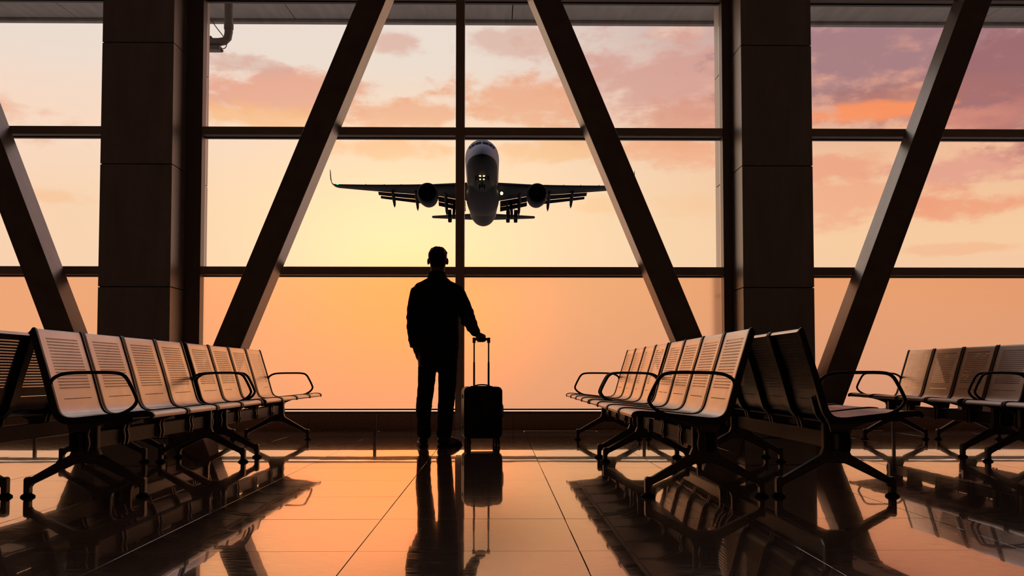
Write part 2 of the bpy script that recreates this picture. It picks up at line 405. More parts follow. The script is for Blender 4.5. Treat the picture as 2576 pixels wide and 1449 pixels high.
# unseen remainder of the floor, beyond the tiles the photograph shows
b = B(); b.box(XL, X0, YB, YK, -.012, -.0008); b.box(X0 + 17 * TW, XR, YB, YK, -.012, -.0008); b.box(X0, X0 + 17 * TW, YB, ys[0], -.012, -.0008)
o = obj('tile_field', b, MT['tile'], fl); o['kind'] = 'stuff'
tag(obj('ceiling', B().box(XL, XR, YB, YW + .2, ZT, ZT + .2), MT['ceil']), 'plain flat ceiling high above the waiting hall', 'ceiling', kind='structure')
tag(obj('wall_back', B().box(XL, XR, YB - .2, YB, 0, ZT), MT['wall']), 'plain wall behind the viewpoint', 'wall', kind='structure')
tag(obj('wall_left', B().box(XL - .2, XL, YB, YK, 0, ZT), MT['wall']), 'plain side wall beyond the left window bay', 'wall', kind='structure')
tag(obj('wall_right', B().box(XR, XR + .2, YB, YK, 0, ZT), MT['wall']), 'plain side wall beyond the right window bay', 'wall', kind='structure')

# columns clad in metal panels
CW, CY0, CY1 = .707, 9.97, 11.2
JZ = [0, .27, 1.49, 2.71, 3.93, 5.15, ZT]
pm = {}
def panel(key, build):
    if key not in pm: pm[key] = build().mesh('cladding_panel', MT['clad'])
    return pm[key]
def column(cx, label, group):
    root = empty('column', (cx, 0, 0)); g = .005; t = .012
    obj('core', B().box(-CW / 2 + t, CW / 2 - t, CY0 + t, CY1 - t, 0, ZT), MT['core'], root)
    for z0, z1 in zip(JZ[:-1], JZ[1:]):
        h = z1 - z0
        obj('cladding_panel', panel(('f', round(h, 3)), lambda: B().box(-CW / 2, CW / 2, 0, t, g, h - g)), None, root, loc=(0, CY0, z0))
        obj('cladding_panel', panel(('b', round(h, 3)), lambda: B().box(-CW / 2, CW / 2, -t, 0, g, h - g)), None, root, loc=(0, CY1, z0))
        for s in (-1, 1):
            obj('cladding_panel', panel(('s', s, round(h, 3)), lambda: B().box(*sorted((s * CW / 2, s * (CW / 2 - t))), CY0 + t + .001, CY1 - t - .001, g, h - g)), None, root, loc=(0, 0, z0))
    tag(root, label, 'column', group, 'structure')
column(ALLC[1], 'tall dark panelled column behind the left seats', 'panelled columns')
column(ALLC[2], 'tall dark panelled column behind the right back-to-back seats', 'panelled columns')

# diagonal steel struts: the two edges of the front face, traced on the plane they stand in
SY0, SY1 = 10.02, 10.37
def strut_edges(e0, e1):
    """e0/e1: (left x, y) / (right x, y) pairs of the front face at two rows"""
    def edge(p, q):
        a, c2 = at(*p, SY0), at(*q, SY0); sl = (c2.x - a.x) / (c2.z - a.z)
        return lambda z: a.x + sl * (z - a.z)
    l, r = edge(*e0), edge(*e1)
    return l, r
def build_strut(l0, l1, r0, r1, label):
    root = empty('strut', ((l0 + r0) / 2, (SY0 + SY1) / 2, 0)); ox, oy = root.location.x, root.location.y
    b = B(); hz = ZT; y0, y1 = SY0 - oy, SY1 - oy
    vs = [(l0 - ox, y0, 0), (r0 - ox, y0, 0), (r0 - ox, y1, 0), (l0 - ox, y1, 0), (l1 - ox, y0, hz), (r1 - ox, y0, hz), (r1 - ox, y1, hz), (l1 - ox, y1, hz)]
    b.add(vs, [(0, 3, 2, 1), (4, 5, 6, 7), (0, 1, 5, 4), (1, 2, 6, 5), (2, 3, 7, 6), (3, 0, 4, 7)])
    obj('box_beam', b, MT['strut'], root, bevel=.008)
    # cleats that tie the strut back to the transoms
    for z in (1.696, 3.152, 4.605):
        t = z / hz; a, c2 = l0 + (l1 - l0) * t - ox, r0 + (r1 - r0) * t - ox
        obj('cleat', B().box((a + c2) / 2 - .07, (a + c2) / 2 + .07, y1 - .01, y1 + .06, z - .035, z + .035), MT['frame'], root)
    tag(root, label, 'strut', 'diagonal window struts', 'structure')
lA, rA = strut_edges(((874, 59), (724, 420)), ((900, 168), (794, 420)))
lC, rC = strut_edges(((1348 + 10, 40), (1667.5, 780)), ((1412, 0), (1739.7, 780)))
lD, rD = strut_edges(((2427.8, 0), (2077.5, 946)), ((2495.6, 0), (2148, 946)))
lB, rB = strut_edges(((96.6, 780), (112, 825)), ((20.7, 400), (184.6, 832)))
wA = .285
def fit(l, r, label, s=None):
    c0, c1 = (l(0) + r(0)) / 2, (l(ZT) + r(ZT)) / 2
    build_strut(c0 - wA / 2, c1 - wA / 2, c0 + wA / 2, c1 + wA / 2, label); return c0, c1
aA = fit(lA, rA, 'brown diagonal steel strut leaning right beside the left column')
aC = fit(lC, rC, 'brown diagonal steel strut leaning left, right of the aircraft')
aD = fit(lD, rD, 'brown diagonal steel strut leaning right at the right edge')
rBs = rB; c0 = rB(0) - wA / 2; c1 = rB(ZT) - wA / 2
build_strut(c0 - wA / 2, c1 - wA / 2, c0 + wA / 2, c1 + wA / 2, 'brown diagonal steel strut leaning left at the left edge')
print('STRUTS', aA, aC, aD, (c0, c1))

# window bays
ZS = [.275, 1.696, 3.152, 4.605, 6.06]      # bottom rail top, transom centres
TH, TD = .042, .17
POSTS = [at(85.6, 1090, YW).x, at(942, 1090, YW).x, at(1621, 1090, YW).x, at(2250, 1090, YW).x, at(2250, 1090, YW).x + 2.8, at(85.6, 1090, YW).x - 3.2]
def window(n, x0, x1, label, jl=.165, jr=.095):
    root = empty('window_%d' % n, ((x0 + x1) / 2, YW, 0)); cx = root.location.x
    a, c2 = x0 - cx, x1 - cx
    for s, w_ in ((a, jl), (c2 - jr, jr)): obj('jamb', B().box(s, s + w_, 0, .14, 0, ZT), MT['frame'], root, bevel=.004)
    a += jl; c2 -= jr; m = .045; mx_ = -.388 - XC if n == 2 else 0
    a0_, c0_ = a, c2
    obj('mullion', B().box(mx_ - m, mx_ + m, -.01, .16, .217, ZT), MT['transom'], root, bevel=.004)
    for z in ZS[1:]:
        for p, q in ((a, mx_ - m), (mx_ + m, c2)):
            t = obj('transom', B().box(p, q, 0, .12, z - TH, z + TH), MT['transom'], root, bevel=.006)
            obj('glazing_bead', B().box(p, q, .12, TD, z - TH - .012, z + TH + .012), MT['dark'], t)
    for p, q in ((a, mx_ - m), (mx_ + m, c2)):
        obj('bottom_rail', B().box(p, q, .0, .05, .217, .246), MT['frame'], root, bevel=.003)
        obj('bottom_rail', B().box(p, q, .0, .05, .259, .275), MT['frame'], root, bevel=.003)
    for p, q in ((a, mx_ - m), (mx_ + m, c2)): obj('glass_pane', B().box(p, q, .020, .028, .004, .217), MT['tinted'], root)  # tinted to darken the bright gap under the rail
    for px in POSTS:
        if x0 + .2 < px < x1 - .2: obj('post', B().box(px - cx - .015, px - cx + .015, .01, .04, 0, .217), MT['frame'], root)
    for i in range(4):
        z0 = ZS[i] + (TH if i else 0); z1 = ZS[i + 1] - TH
        for p, q in ((a, mx_ - m), (mx_ + m, c2)):
            gp_ = obj('glass_pane', B().box(p, q, .138, .146, z0, z1), MT['glass'], root)
            if i == 0: obj('frosted_film', B().add([(p, .136, z0), (q, .136, z0), (q, .136, z1), (p, .136, z1)], [(0, 1, 2, 3)]), MT['film'], gp_)
    tag(root, label, 'window', 'tall window bays', 'structure')
hw = CW / 2
window(1, ALLC[0] + hw, ALLC[1] - hw, 'tall window bay left of the left column')
window(2, ALLC[1] + hw, ALLC[2] - hw, 'wide central window bay framing the aircraft')
window(3, ALLC[2] + hw, ALLC[3] - hw, 'tall window bay right of the right column', jl=.08)

# stone kerb behind the raised bottom rail
def kerb(n, x0, x1, label):
    root = empty('trim_%d' % n, ((x0 + x1) / 2, YK, 0)); k = max(1, round((x1 - x0) / 1.15)); w = (x1 - x0) / k
    me = B().box(-w / 2 + .002, w / 2 - .002, 0, .18, 0, .21).mesh('kerb_stone', MT['kerb'])
    obj('kerb_joint_block', B().box(-(x1 - x0) / 2, (x1 - x0) / 2, .02, .17, 0, .205), MT['core'], root)  # unseen backing added to block sky light through the stone joints
    for i in range(k): obj('kerb_stone', me, None, root, loc=(-(x1 - x0) / 2 + (i + .5) * w, 0, 0))
    tag(root, label, 'kerb', 'stone kerbs under the windows', 'structure')
kerb(1, ALLC[0] + hw, ALLC[1] - hw, 'low dark stone kerb under the left window bay')
kerb(2, ALLC[1] + hw, ALLC[2] - hw, 'low dark stone kerb under the central window bay')
kerb(3, ALLC[2] + hw, ALLC[3] - hw, 'low dark stone kerb under the right window bay')

# canopy soffit outside, panelled
root = empty('canopy_soffit', (0, YW + .3, 0))
sy0, sy1 = .0, 2.35
pe = at(1288, 50, YW + .3 + sy1); zo = pe.z; zi = zo - .16
edges = [-9.9, -7.0] + [at(x, 30, YW + .3 + 1.7).x for x in (140, 716, 1290, 1860, 2520)] + [6.9, 9.2]
for p, q in zip(edges[:-1], edges[1:]):
    b = B(); g = .006
    b.loft([[(p + g, sy0, zi), (q - g, sy0, zi), (q - g, sy0, zi + .05), (p + g, sy0, zi + .05)], [(p + g, sy1, zo), (q - g, sy1, zo), (q - g, sy1, zo + .05), (p + g, sy1, zo + .05)]])
    obj('soffit_panel', b, MT['soffit'], root)
fz = at(1288, 59, YW + .3 + sy1 + .02).z
obj('fascia', B().box(edges[0], edges[-1], sy1 + .012, sy1 + .10, fz, fz + .5), MT['soffit'], root)
obj('deck', B().box(edges[0], edges[-1], sy0, sy1, zo + .06, zo + .45), MT['core'], root)
tag(root, 'grey panelled canopy soffit outside above the windows', 'canopy', kind='structure')

# rain pipe with its bracket outside, beside the left column
PYY = 12.2
def Pp(px, py, d=0): return at(px, py, PYY + d)
root = empty('drain_pipe', Pp(575, 115)); o0 = root.location
top = Pp(575, -60); el = Pp(575, 106); lf = Pp(500, 106)
r_ = .05
path = [top, el + Vector((0, 0, .12)), el + Vector((-.012, 0, .05)), el + Vector((-.05, 0, .012)), el + Vector((-.12, 0, 0)), lf]
obj('pipe', B().tube([p - o0 for p in path], r_, 14), MT['pipe'], root, smooth=40)
for z in (.16,): obj('collar', B().tube([el + Vector((0, 0, z)) - o0, el + Vector((0, 0, z + .06)) - o0], r_ * 1.15, 14), MT['pipe'], root, smooth=40)
bx = Pp(500, 128) - o0; bx2 = Pp(556, 120) - o0
obj('bracket', B().box(bx.x, bx2.x, -.06, .06, bx.z, bx.z + .055), MT['pipe'], root)
obj('brace', B().tube([Pp(528, 92) - o0, Pp(560, 130) - o0], .018, 6), MT['pipe'], root)
obj('cable', B().tube([p - o0 for p in spline([Pp(528, 46, -.08), Pp(545, 70, -.08), Pp(562, 92, -.08), Pp(570, 108, -.08), Pp(567, 120, -.08), Pp(556, 124, -.08)], 4)], .006, 5), MT['pipe'], root)
tag(root, 'grey rain pipe elbow with bracket outside beside the left column', 'pipe')

# ------------------------------------------------------------------ waiting benches
NS, SP = 4, .596
LEN = NS * SP
prof_key = [(-.222, .846), (-.216, .858), (-.206, .852), (-.176, .755), (-.140, .640), (-.106, .520), (-.082, .445), (-.052, .415), (-.005, .408), (.06, .414), (.16, .425), (.275, .437), (.345, .442), (.38, .438), (.392, .424), (.386, .412)]
prof = spline([(u, z, 0) for u, z in prof_key], 4)
def prof_arrays(pr):
    nrm, s = [], [0.0]
    for i in range(len(pr)):
        t = (pr[min(i + 1, len(pr) - 1)] - pr[max(i - 1, 0)]).normalized()
        nrm.append(Vector((-t.y, t.x, 0)))       # towards the sitter / up
        if i: s.append(s[-1] + (pr[i] - pr[i - 1]).length)
    return nrm, s
PN, PS = prof_arrays(prof)
if PN[len(PN) // 2].y < 0: PN = [-n for n in PN]
print('PROFILE length', PS[-1])
def seat_mesh():
    b = B(); w = SP / 2 - .028; nu = 2; uvs = []; th = .0035
    k = len(prof)
    for side in (0, -1):
        for i in range(k):
            p = prof[i] + PN[i] * (th * side)
            for j in range(nu + 1):
                y = -w + 2 * w * j / nu
                b.v.append((p.x, y, p.y)); uvs.append((y, PS[i]))
    n = nu + 1
    def idx(sd, i, j): return sd * k * n + i * n + j
    for i in range(k - 1):
        for j in range(nu):
            b.f.append((idx(0, i, j), idx(0, i, j + 1), idx(0, i + 1, j + 1), idx(0, i + 1, j)))
            b.f.append((idx(1, i, j), idx(1, i + 1, j), idx(1, i + 1, j + 1), idx(1, i, j + 1)))
        for j in (0, nu): b.f.append((idx(0, i, j), idx(0, i + 1, j), idx(1, i + 1, j), idx(1, i, j)))
    for i in (0, k - 1):
        for j in range(nu): b.f.append((idx(0, i, j), idx(1, i, j), idx(1, i, j + 1), idx(0, i, j + 1)))
    b.uv = uvs
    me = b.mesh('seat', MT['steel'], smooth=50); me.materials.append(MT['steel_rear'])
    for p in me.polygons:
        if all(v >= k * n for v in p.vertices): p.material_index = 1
    return me
def rim_mesh():
    rings = []
    for i in range(len(prof)):
        p, n = prof[i], PN[i]; f = i / (len(prof) - 1)
        lo = .022 + .008 * math.sin(math.pi * min(1, f * 1.1))
        if f > .93: lo *= max(.35, 1 - (f - .93) * 9)
        if f < .05: lo *= .6
        q0, q1 = p + n * .006, p - n * lo; hw_ = .0145
        rings.append([(q0.x, -hw_ * .7, q0.y), (q0.x, hw_ * .7, q0.y), ((q0.x * .8 + q1.x * .2), hw_, (q0.y * .8 + q1.y * .2)), (q1.x, hw_, q1.y), (q1.x, -hw_, q1.y), ((q0.x * .8 + q1.x * .2), -hw_, (q0.y * .8 + q1.y * .2))])
    return B().loft(rings).mesh('side_rim', MT['dark'], smooth=45)
def leg_outline():
    rt = [(.064, .378), (.064, .250), (.078, .216), (.278, .100), (.300, .104), (.310, .094), (.310, .016), (.280, .016), (.280, .050), (.268, .066), (.075, .160), (.045, .172)]
    return rt + [(-u, z) for u, z in rt[::-1]]
def make_bench():
    root = empty('waiting_bench')
    obj('beam', B().box(-.030, .030, -LEN / 2 + .02, LEN / 2 - .02, .245, .335), MT['beam'], root, bevel=.006)
    for s in (-1, 1):
        obj('end_cap', B().box(-.0255, .0255, *sorted((s * (LEN / 2 - .02), s * (LEN / 2 - .008))), .243, .337), MT['black'], root, bevel=.004)
    sm, rm = seat_mesh(), rim_mesh()
    for i in range(NS):
        y = -LEN / 2 + SP * (i + .5)
        st = obj('seat', sm, None, root, loc=(0, y, 0))
        for s in (-1, 1): obj('side_rim', rm, None, st, loc=(0, s * (SP / 2 - .0155), 0))
        st2 = obj('support_pan', B().box(-.03, .30, -SP / 2 + .05, SP / 2 - .05, .385, .392), MT['dark'], st)
        st2.rotation_euler = (0, R(-3.5), 0)
    # brackets: curved clamps from the beam to the seat joints
    br = [(-.05, .335), (-.06, .375), (-.075, .402), (.0, .398), (.10, .402), (.22, .418), (.235, .408), (.12, .378), (.055, .352), (.046, .325), (.054, .28), (.046, .238), (.034, .238), (.036, .30), (.030, .338)]
    bme = B().prism(br, -.011, .011).mesh('clamp_bracket', MT['cast'])
    for i in range(NS + 1):
        y = -LEN / 2 + SP * i
        for d in ((-.030, .030) if 0 < i < NS else ((.075,) if i == 0 else (-.075,))):
            obj('clamp_bracket', bme, None, root, loc=(0, y + d, 0), bevel=.003)
    # leg castings with pads
    for s in (-1, 1):
        y = s * (LEN / 2 - .165)
        lg = obj('leg', B().prism(leg_outline(), -.026, .026), MT['cast'], root, bevel=.009, segs=2, loc=(0, y, 0))
        sad = [(-.064, .378), (.064, .378), (.12, .385), (.30, .420), (.31, .432), (.10, .412), (-.05, .408), (-.08, .43), (-.115, .52), (-.125, .515), (-.105, .43), (-.09, .405)]
        obj('seat_arm', B().prism(sad, -.02, .02), MT['cast'], lg, bevel=.005)
        obj('hub_plate', B().box(-.046, .046, *sorted((s * .026, s * .034)), .226, .354), MT['cast'], lg, bevel=.006)
        obj('hub_socket', B().box(-.030, .030, *sorted((s * .034, s * .036)), .245, .337), MT['black'], lg)
        for t in (-1, 1):
            pr = [(0.0, .036), (.006, .037), (.012, .030), (.022, .016), (.03, .013)]
            n = 16; b = B()
            b.loft([[(t * .295 + r * math.cos(2 * math.pi * j / n), r * math.sin(2 * math.pi * j / n), z) for j in range(n)] for z, r in pr])
            obj('foot_pad', b, MT['rubber'], lg, smooth=40)
        # armrest loop
        ya = s * (LEN / 2 - .014)
        ap = spline([(-.125, ya, .575), (-.118, ya, .602), (-.085, ya, .625), (-.03, ya, .637), (.09, ya, .640), (.20, ya, .638), (.245, ya, .622), (.275, ya, .578), (.305, ya, .515), (.306, ya, .49), (.285, ya, .462), (.245, ya, .438), (.20, ya, .424)], 4)
        obj('armrest', B().tube(ap, [(.0125, .009)] * len(ap), 10, sq=(0, 1, 0)), MT['dark'], root, smooth=50)
    # cross stay under the front of the seats
    obj('front_stay', B().box(.27, .30, -LEN / 2 + .03, LEN / 2 - .03, .412, .420), MT['dark'], root)
    return root
Y1 = 5.225 + LEN / 2 - .165           # centre of the near bench; the far one stands one period behind
PER = 2.45
spots = [  # x, row (0 near, 1 far), facing +1 right / -1 left, label
    (-2.12, 0, 1, 'steel four-seat bench facing the man, near left, in front of its twin'),
    (-2.115, 1, 1, 'steel four-seat bench facing the man, on the left, nearer the window'),
    (-2.826, 0, -1, 'steel bench cut by the left frame edge, turned away, light through its holes'),
    (-2.826, 1, -1, 'steel bench turned away behind the left seats, nearer the window'),
    (1.070, 0, -1, 'steel four-seat bench facing left toward the suitcase, near, sunlit backs'),
    (1.068, 1, -1, 'steel four-seat bench facing left toward the suitcase, nearer the window'),
    (1.748, 0, 1, 'steel bench facing right, back to back with the sunlit right bench, near'),
    (1.748, 1, 1, 'steel bench facing right, back to back with the sunlit right bench, nearer the window'),
    (3.84, 0, -1, 'steel bench cut by the right frame edge, only its far armrest and seats showing'),
    (3.84, 1, -1, 'grey steel bench facing left under the far right window'),
    (4.55, 1, 1, 'steel bench hidden behind the far right bench, only its foot showing')]
proto = make_bench()
for i, (x, row, face, label) in enumerate(spots):
    o = proto if i == 0 else copy_tree(proto)
    o.location = (x, Y1 + PER * row + (.04 if x < 0 else 0), 0); o.rotation_euler = (0, 0, 0 if face > 0 else math.pi)
    tag(o, label, 'bench', 'perforated steel waiting benches')

# ------------------------------------------------------------------ the man
MY = 8.85
mb = at(1098, 1122, MY)
base_pt = Vector((mb.x, MY, 0))
man = empty('person', base_pt); man.scale = (1.006,) * 3
tag(man, 'person in dark jacket and trousers, seen from behind, right hand on suitcase handle', 'person')
K = 1 / 289.0
def q(px, py, y=0.0): return Vector(((px - 1098) * K, y, (1122.5 - py) * K))
def remesh(o, vox, smooth=4, disp=None):
    md = o.modifiers.new('fuse', 'REMESH'); md.mode = 'VOXEL'; md.voxel_size = vox; md.use_smooth_shade = True
    s = o.modifiers.new('soften', 'SMOOTH'); s.iterations = smooth; s.factor = .5
    if disp:
        tx = bpy.data.textures.new(o.name + '_folds', 'CLOUDS'); tx.noise_scale = disp[1]; tx.noise_depth = 2
        d = o.modifiers.new('folds', 'DISPLACE'); d.texture = tx; d.strength = disp[0]; d.mid_level = .5; d.texture_coords = 'LOCAL'
def rings_body(b, rows, n=20):
    """rows of (cx, cy, z, rx, ry)"""
    b.loft([[(cx + rx * math.cos(2 * math.pi * j / n), cy + ry * math.sin(2 * math.pi * j / n), z) for j in range(n)] for cx, cy, z, rx, ry in rows])
def fingers(b, chains, r0):
    for ch, r in zip(chains, r0): b.tube(spline(ch, 3), [r * (1 - .25 * i / (3 * (len(ch) - 1))) for i in range(3 * (len(ch) - 1) + 1)], 8); b.ell(ch[-1], (r * .74,) * 3, 8, 6)
bd = B()
HX = .007
# head: skull, jaw, nose, brow, lips, ears (the face looks out of the window, +y)
bd.ell((HX, -.005, 1.645), (.079, .093, .088), 20, 14)
bd.ell((HX, .030, 1.585), (.058, .062, .075), 16, 10)
bd.ell((HX, .062, 1.545), (.030, .028, .024), 12, 8)
bd.tube([(HX, .088, 1.64), (HX, .110, 1.605), (HX, .106, 1.592)], [.010, .016, .012], 8)
bd.tube([(HX - .045, .078, 1.652), (HX, .092, 1.655), (HX + .045, .078, 1.652)], [.010, .012, .010], 8)
bd.tube([(HX - .022, .086, 1.567), (HX, .094, 1.568), (HX + .022, .086, 1.567)], [.006, .009, .006], 8)
for s in (-1, 1): bd.ell((HX + s * .084, -.006, 1.608), (.010, .020, .031), 10, 8)
bd.tube([(HX, -.008, 1.60), (HX, -.012, 1.53), (0, -.015, 1.45), (0, -.01, 1.40)], [(.070, .066), (.062, .062), (.066, .066), (.09, .07)], 16, sq=(1, 0, 0))
rings_body(bd, [(0, 0, 1.42, .10, .07), (0, 0, 1.39, .175, .085), (0, 0, 1.30, .185, .105), (0, 0, 1.15, .165, .11), (0, 0, 1.0, .15, .105), (0, -.01, .88, .165, .115), (0, -.01, .80, .16, .11)])
for s in (-1, 1):
    kx = -.10 if s < 0 else .09
    bd.tube([(s * .085, -.01, .86), (s * .09, 0, .68), (kx, .005, .47), (kx - .002, -.02, .30), (kx - .003, -.02, .09), (kx, .02, .05)], [.085, .072, .054, .052, .038, .036], 14)
    fx = .06 if s > 0 else -.02
    bd.tube([(kx, -.02, .055), (kx + fx * .6, .06, .045), (kx + fx * 1.5, .15, .03)], [.036, .038, .026], 12)
# arms
Lsh, Lel, Lwr = Vector((-.165, -.01, 1.35)), Vector((-.205, -.06, 1.10)), Vector((-.192, .0, .885))
bd.tube([Lsh, (Lsh + Lel) / 2, Lel, (Lel + Lwr) / 2, Lwr], [.044, .042, .04, .038, .028], 12)
Rsh, Rel, Rwr = Vector((.165, -.01, 1.35)), Vector((.262, -.15, 1.13)), Vector((.337, .045, .985))
bd.tube([Rsh, (Rsh + Rel) / 2, Rel, (Rel + Rwr) / 2, Rwr], [.044, .042, .04, .037, .027], 12)
# left hand, relaxed against the hip
bd.tube([Lwr, Lwr + Vector((.004, .008, -.045)), Lwr + Vector((.010, .012, -.075))], [(.024, .030), (.020, .040), (.016, .038)], 12, sq=(1, 0, 0))
fingers(bd, [[Lwr + Vector((.010, y, -.07)), Lwr + Vector((.014, y * 1.02, -.07 - l * .45)), Lwr + Vector((.026, y * 1.0, -.07 - l * .78)), Lwr + Vector((.042, y, -.07 - l * .92))]
             for y, l in ((.040, .070), (.021, .080), (.002, .075), (-.016, .060))], [.0095, .0098, .0095, .0085])
fingers(bd, [[Lwr + Vector((.006, .032, -.025)), Lwr + Vector((.016, .058, -.050)), Lwr + Vector((.026, .064, -.085))]], [.0105])
# right hand over the suitcase grip (bar along x)
GR = Vector((.386, .085, .938))
bd.tube([Rwr, Rwr + Vector((.018, .012, -.012)), GR + Vector((-.008, -.022, .024)), GR + Vector((.002, .012, .027))], [(.026, .026), (.030, .024), (.042, .021), (.040, .017)], 14, sq=(1, 0, 0))
fingers(bd, [[GR + Vector((x, .006, .026)), GR + Vector((x + .002, .030, .018)), GR + Vector((x + .002, .031, -.008)), GR + Vector((x, .012, -.024 - e)), GR + Vector((x, -.006, -.021 - e))]
             for x, e in ((-.031, 0), (-.010, .002), (.011, .002), (.031, -.001))], [.0098, .0102, .0098, .0088])
fingers(bd, [[GR + Vector((-.034, -.026, .016)), GR + Vector((-.038, -.030, -.006)), GR + Vector((-.024, -.020, -.020))]], [.0115])
body = obj('body', bd, MT['skin'], man); remesh(body, .0055, 3)
for s in (-1, 1): obj('eye', B().ell((HX + s * .031, .074, 1.635), (.012, .012, .012), 12, 8), MT['eye'], body, smooth=60)
# hair
hb = B()
hb.ell((HX - .002, -.014, 1.662), (.083, .094, .076), 20, 14)
hb.ell((HX, -.045, 1.630), (.079, .057, .072), 16, 10)
hb.ell((HX, -.035, 1.585), (.068, .050, .05), 14, 8)
hb.ell((HX + .004, .005, 1.69), (.072, .085, .048), 16, 10)
for k in range(46):
    a = random.uniform(0, 6.283); e = random.uniform(.05, 1.35)
    hb.ell((HX + .080 * math.cos(a) * math.cos(e), -.014 + .090 * math.sin(a) * math.cos(e), 1.662 + .072 * math.sin(e)), (.011,) * 3, 6, 5)
hair = obj('hair', hb, MT['hair'], man); remesh(hair, .006, 2, (.006, .03))
# jacket
jb = B()
rings_body(jb, [(.004, -.012, 1.500, .074, .072), (.002, -.012, 1.465, .084, .080), (0, -.008, 1.438, .125, .088), (0, -.006, 1.412, .185, .098), (0, -.004, 1.375, .213, .110),
                (-.002, 0, 1.28, .205, .128), (0, 0, 1.15, .195, .135), (.004, 0, 1.02, .190, .135), (.008, -.005, .90, .186, .138), (.014, -.008, .81, .178, .132), (.016, -.008, .762, .172, .126)])
def sleeve(a, m1, e, m2, w, r):
    jb.tube(spline([a, m1, e, m2, w], 4), [x for i in range(4) for x in [r[i] + (r[i + 1] - r[i]) * t / 4 for t in range(4)]] + [r[4]], 14)
    jb.tube([w, w + (w - m2).normalized() * .012], [r[4] * 1.05, r[4]], 14)
sleeve(Vector((-.165, -.005, 1.362)), Vector((-.192, -.03, 1.235)), Vector((-.198, -.055, 1.10)), Vector((-.198, -.03, .98)), Vector((-.190, -.003, .872)), [.060, .062, .061, .057, .047])
sleeve(Vector((.165, -.005, 1.362)), Vector((.222, -.08, 1.245)), Vector((.262, -.145, 1.140)), Vector((.300, -.05, 1.055)), Vector((.333, .030, .992)), [.064, .066, .066, .056, .042])
# folds on the sleeves and the shirt-collar stand
for (c0_, c1_, rr) in [((-.198, -.055, 1.13), (-.198, -.055, 1.10), .066), ((-.199, -.045, 1.05), (-.199, -.04, 1.025), .064), ((-.197, -.02, .945), (-.196, -.015, .92), .057),
                       ((.268, -.10, 1.095), (.275, -.085, 1.08), .062), ((.300, -.03, 1.04), (.307, -.02, 1.03), .055), ((.256, -.135, 1.165), (.260, -.14, 1.145), .071)]:
    jb.tube([c0_, c1_], [rr, rr], 12)
jk = obj('jacket', jb, MT['cloth'], man); remesh(jk, .0085, 3, (.012, .06))
cl = B(); n = 24
cl.loft([[(.002 + r * math.cos(2 * math.pi * j / n), -.012 + r * math.sin(2 * math.pi * j / n), z + .012 * math.sin(2 * math.pi * j / n) * -1) for j in range(n)]
         for z, r in ((1.455, .088), (1.490, .079), (1.508, .075), (1.508, .069), (1.47, .070))], caps=False)
obj('collar', cl, MT['cloth'], jk, smooth=60)
# trousers
tb = B()
rings_body(tb, [(.01, -.008, .90, .165, .118), (.012, -.01, .82, .166, .122), (.006, -.01, .76, .166, .118), (.002, -.008, .70, .155, .105)])
def leg(pts, r): tb.tube(spline(pts, 3), [x for i in range(len(r) - 1) for x in [r[i] + (r[i + 1] - r[i]) * t / 3 for t in range(3)]] + [r[-1]], 16)
leg([q(1077, 885), q(1074, 935), q(1069.5, 990, .01), q(1066, 1025, -.005), q(1066, 1060, -.015), q(1067.5, 1088, -.01), q(1067.5, 1100, -.005)], [.086, .079, .071, .068, .061, .060, .056])
leg([q(1127, 885), q(1125.5, 935), q(1123.5, 990, .01), q(1121, 1025, -.005), q(1119.5, 1060, -.015), q(1117.5, 1088, -.01), q(1116.5, 1100, -.005)], [.088, .083, .075, .071, .066, .064, .060])
for px, py, r in ((1068, 1082, .067), (1067.5, 1091, .068), (1118, 1081, .069), (1117, 1091, .070), (1067, 1022, .072), (1122, 1015, .076), (1068.5, 1000, .073)):
    tb.ell(q(px, py, -.01), (r, r, .013), 16, 8)
tr = obj('trousers', tb, MT['denim'], man); remesh(tr, .008, 3, (.010, .05))
# shoes
def shoe(heel, yaw):
    p = empty_shoe = None
    b = B(); c, s = math.cos(yaw), math.sin(yaw)
    def T(x, y, z): return (heel.x + x * c + y * s, heel.y - x * s + y * c, z)
    n = 18
    def ring(y, w, h0, h1):
        return [T(w * math.cos(2 * math.pi * j / n), y, (h0 + h1) / 2 + (h1 - h0) / 2 * math.sin(2 * math.pi * j / n)) for j in range(n)]
    b.loft([ring(-.055, .018, .02, .06), ring(-.045, .036, .012, .088), ring(-.01, .043, .012, .100), ring(.04, .042, .012, .100), ring(.09, .045, .012, .075), ring(.15, .051, .012, .06), ring(.20, .047, .012, .048), ring(.235, .030, .014, .038), ring(.245, .012, .018, .03)])
    so_ = obj('shoe', b, MT['leather'], man, smooth=60)
    sb = B(); out = []
    for y, w in ((-.058, .02), (-.045, .036), (0, .043), (.06, .041), (.11, .047), (.16, .054), (.21, .048), (.24, .030), (.25, .010)): out.append((y, w))
    poly = [T(w, y, 0)[:2] for y, w in out] + [T(-w, y, 0)[:2] for y, w in out[::-1]]
    sb.prism(poly, 0, .017, 'z'); obj('sole', sb, MT['rubber'], so_, bevel=.003)
shoe(Vector((-.112, -.01, 0)), R(-6)); shoe(Vector((.062, -.01, 0)), R(33))

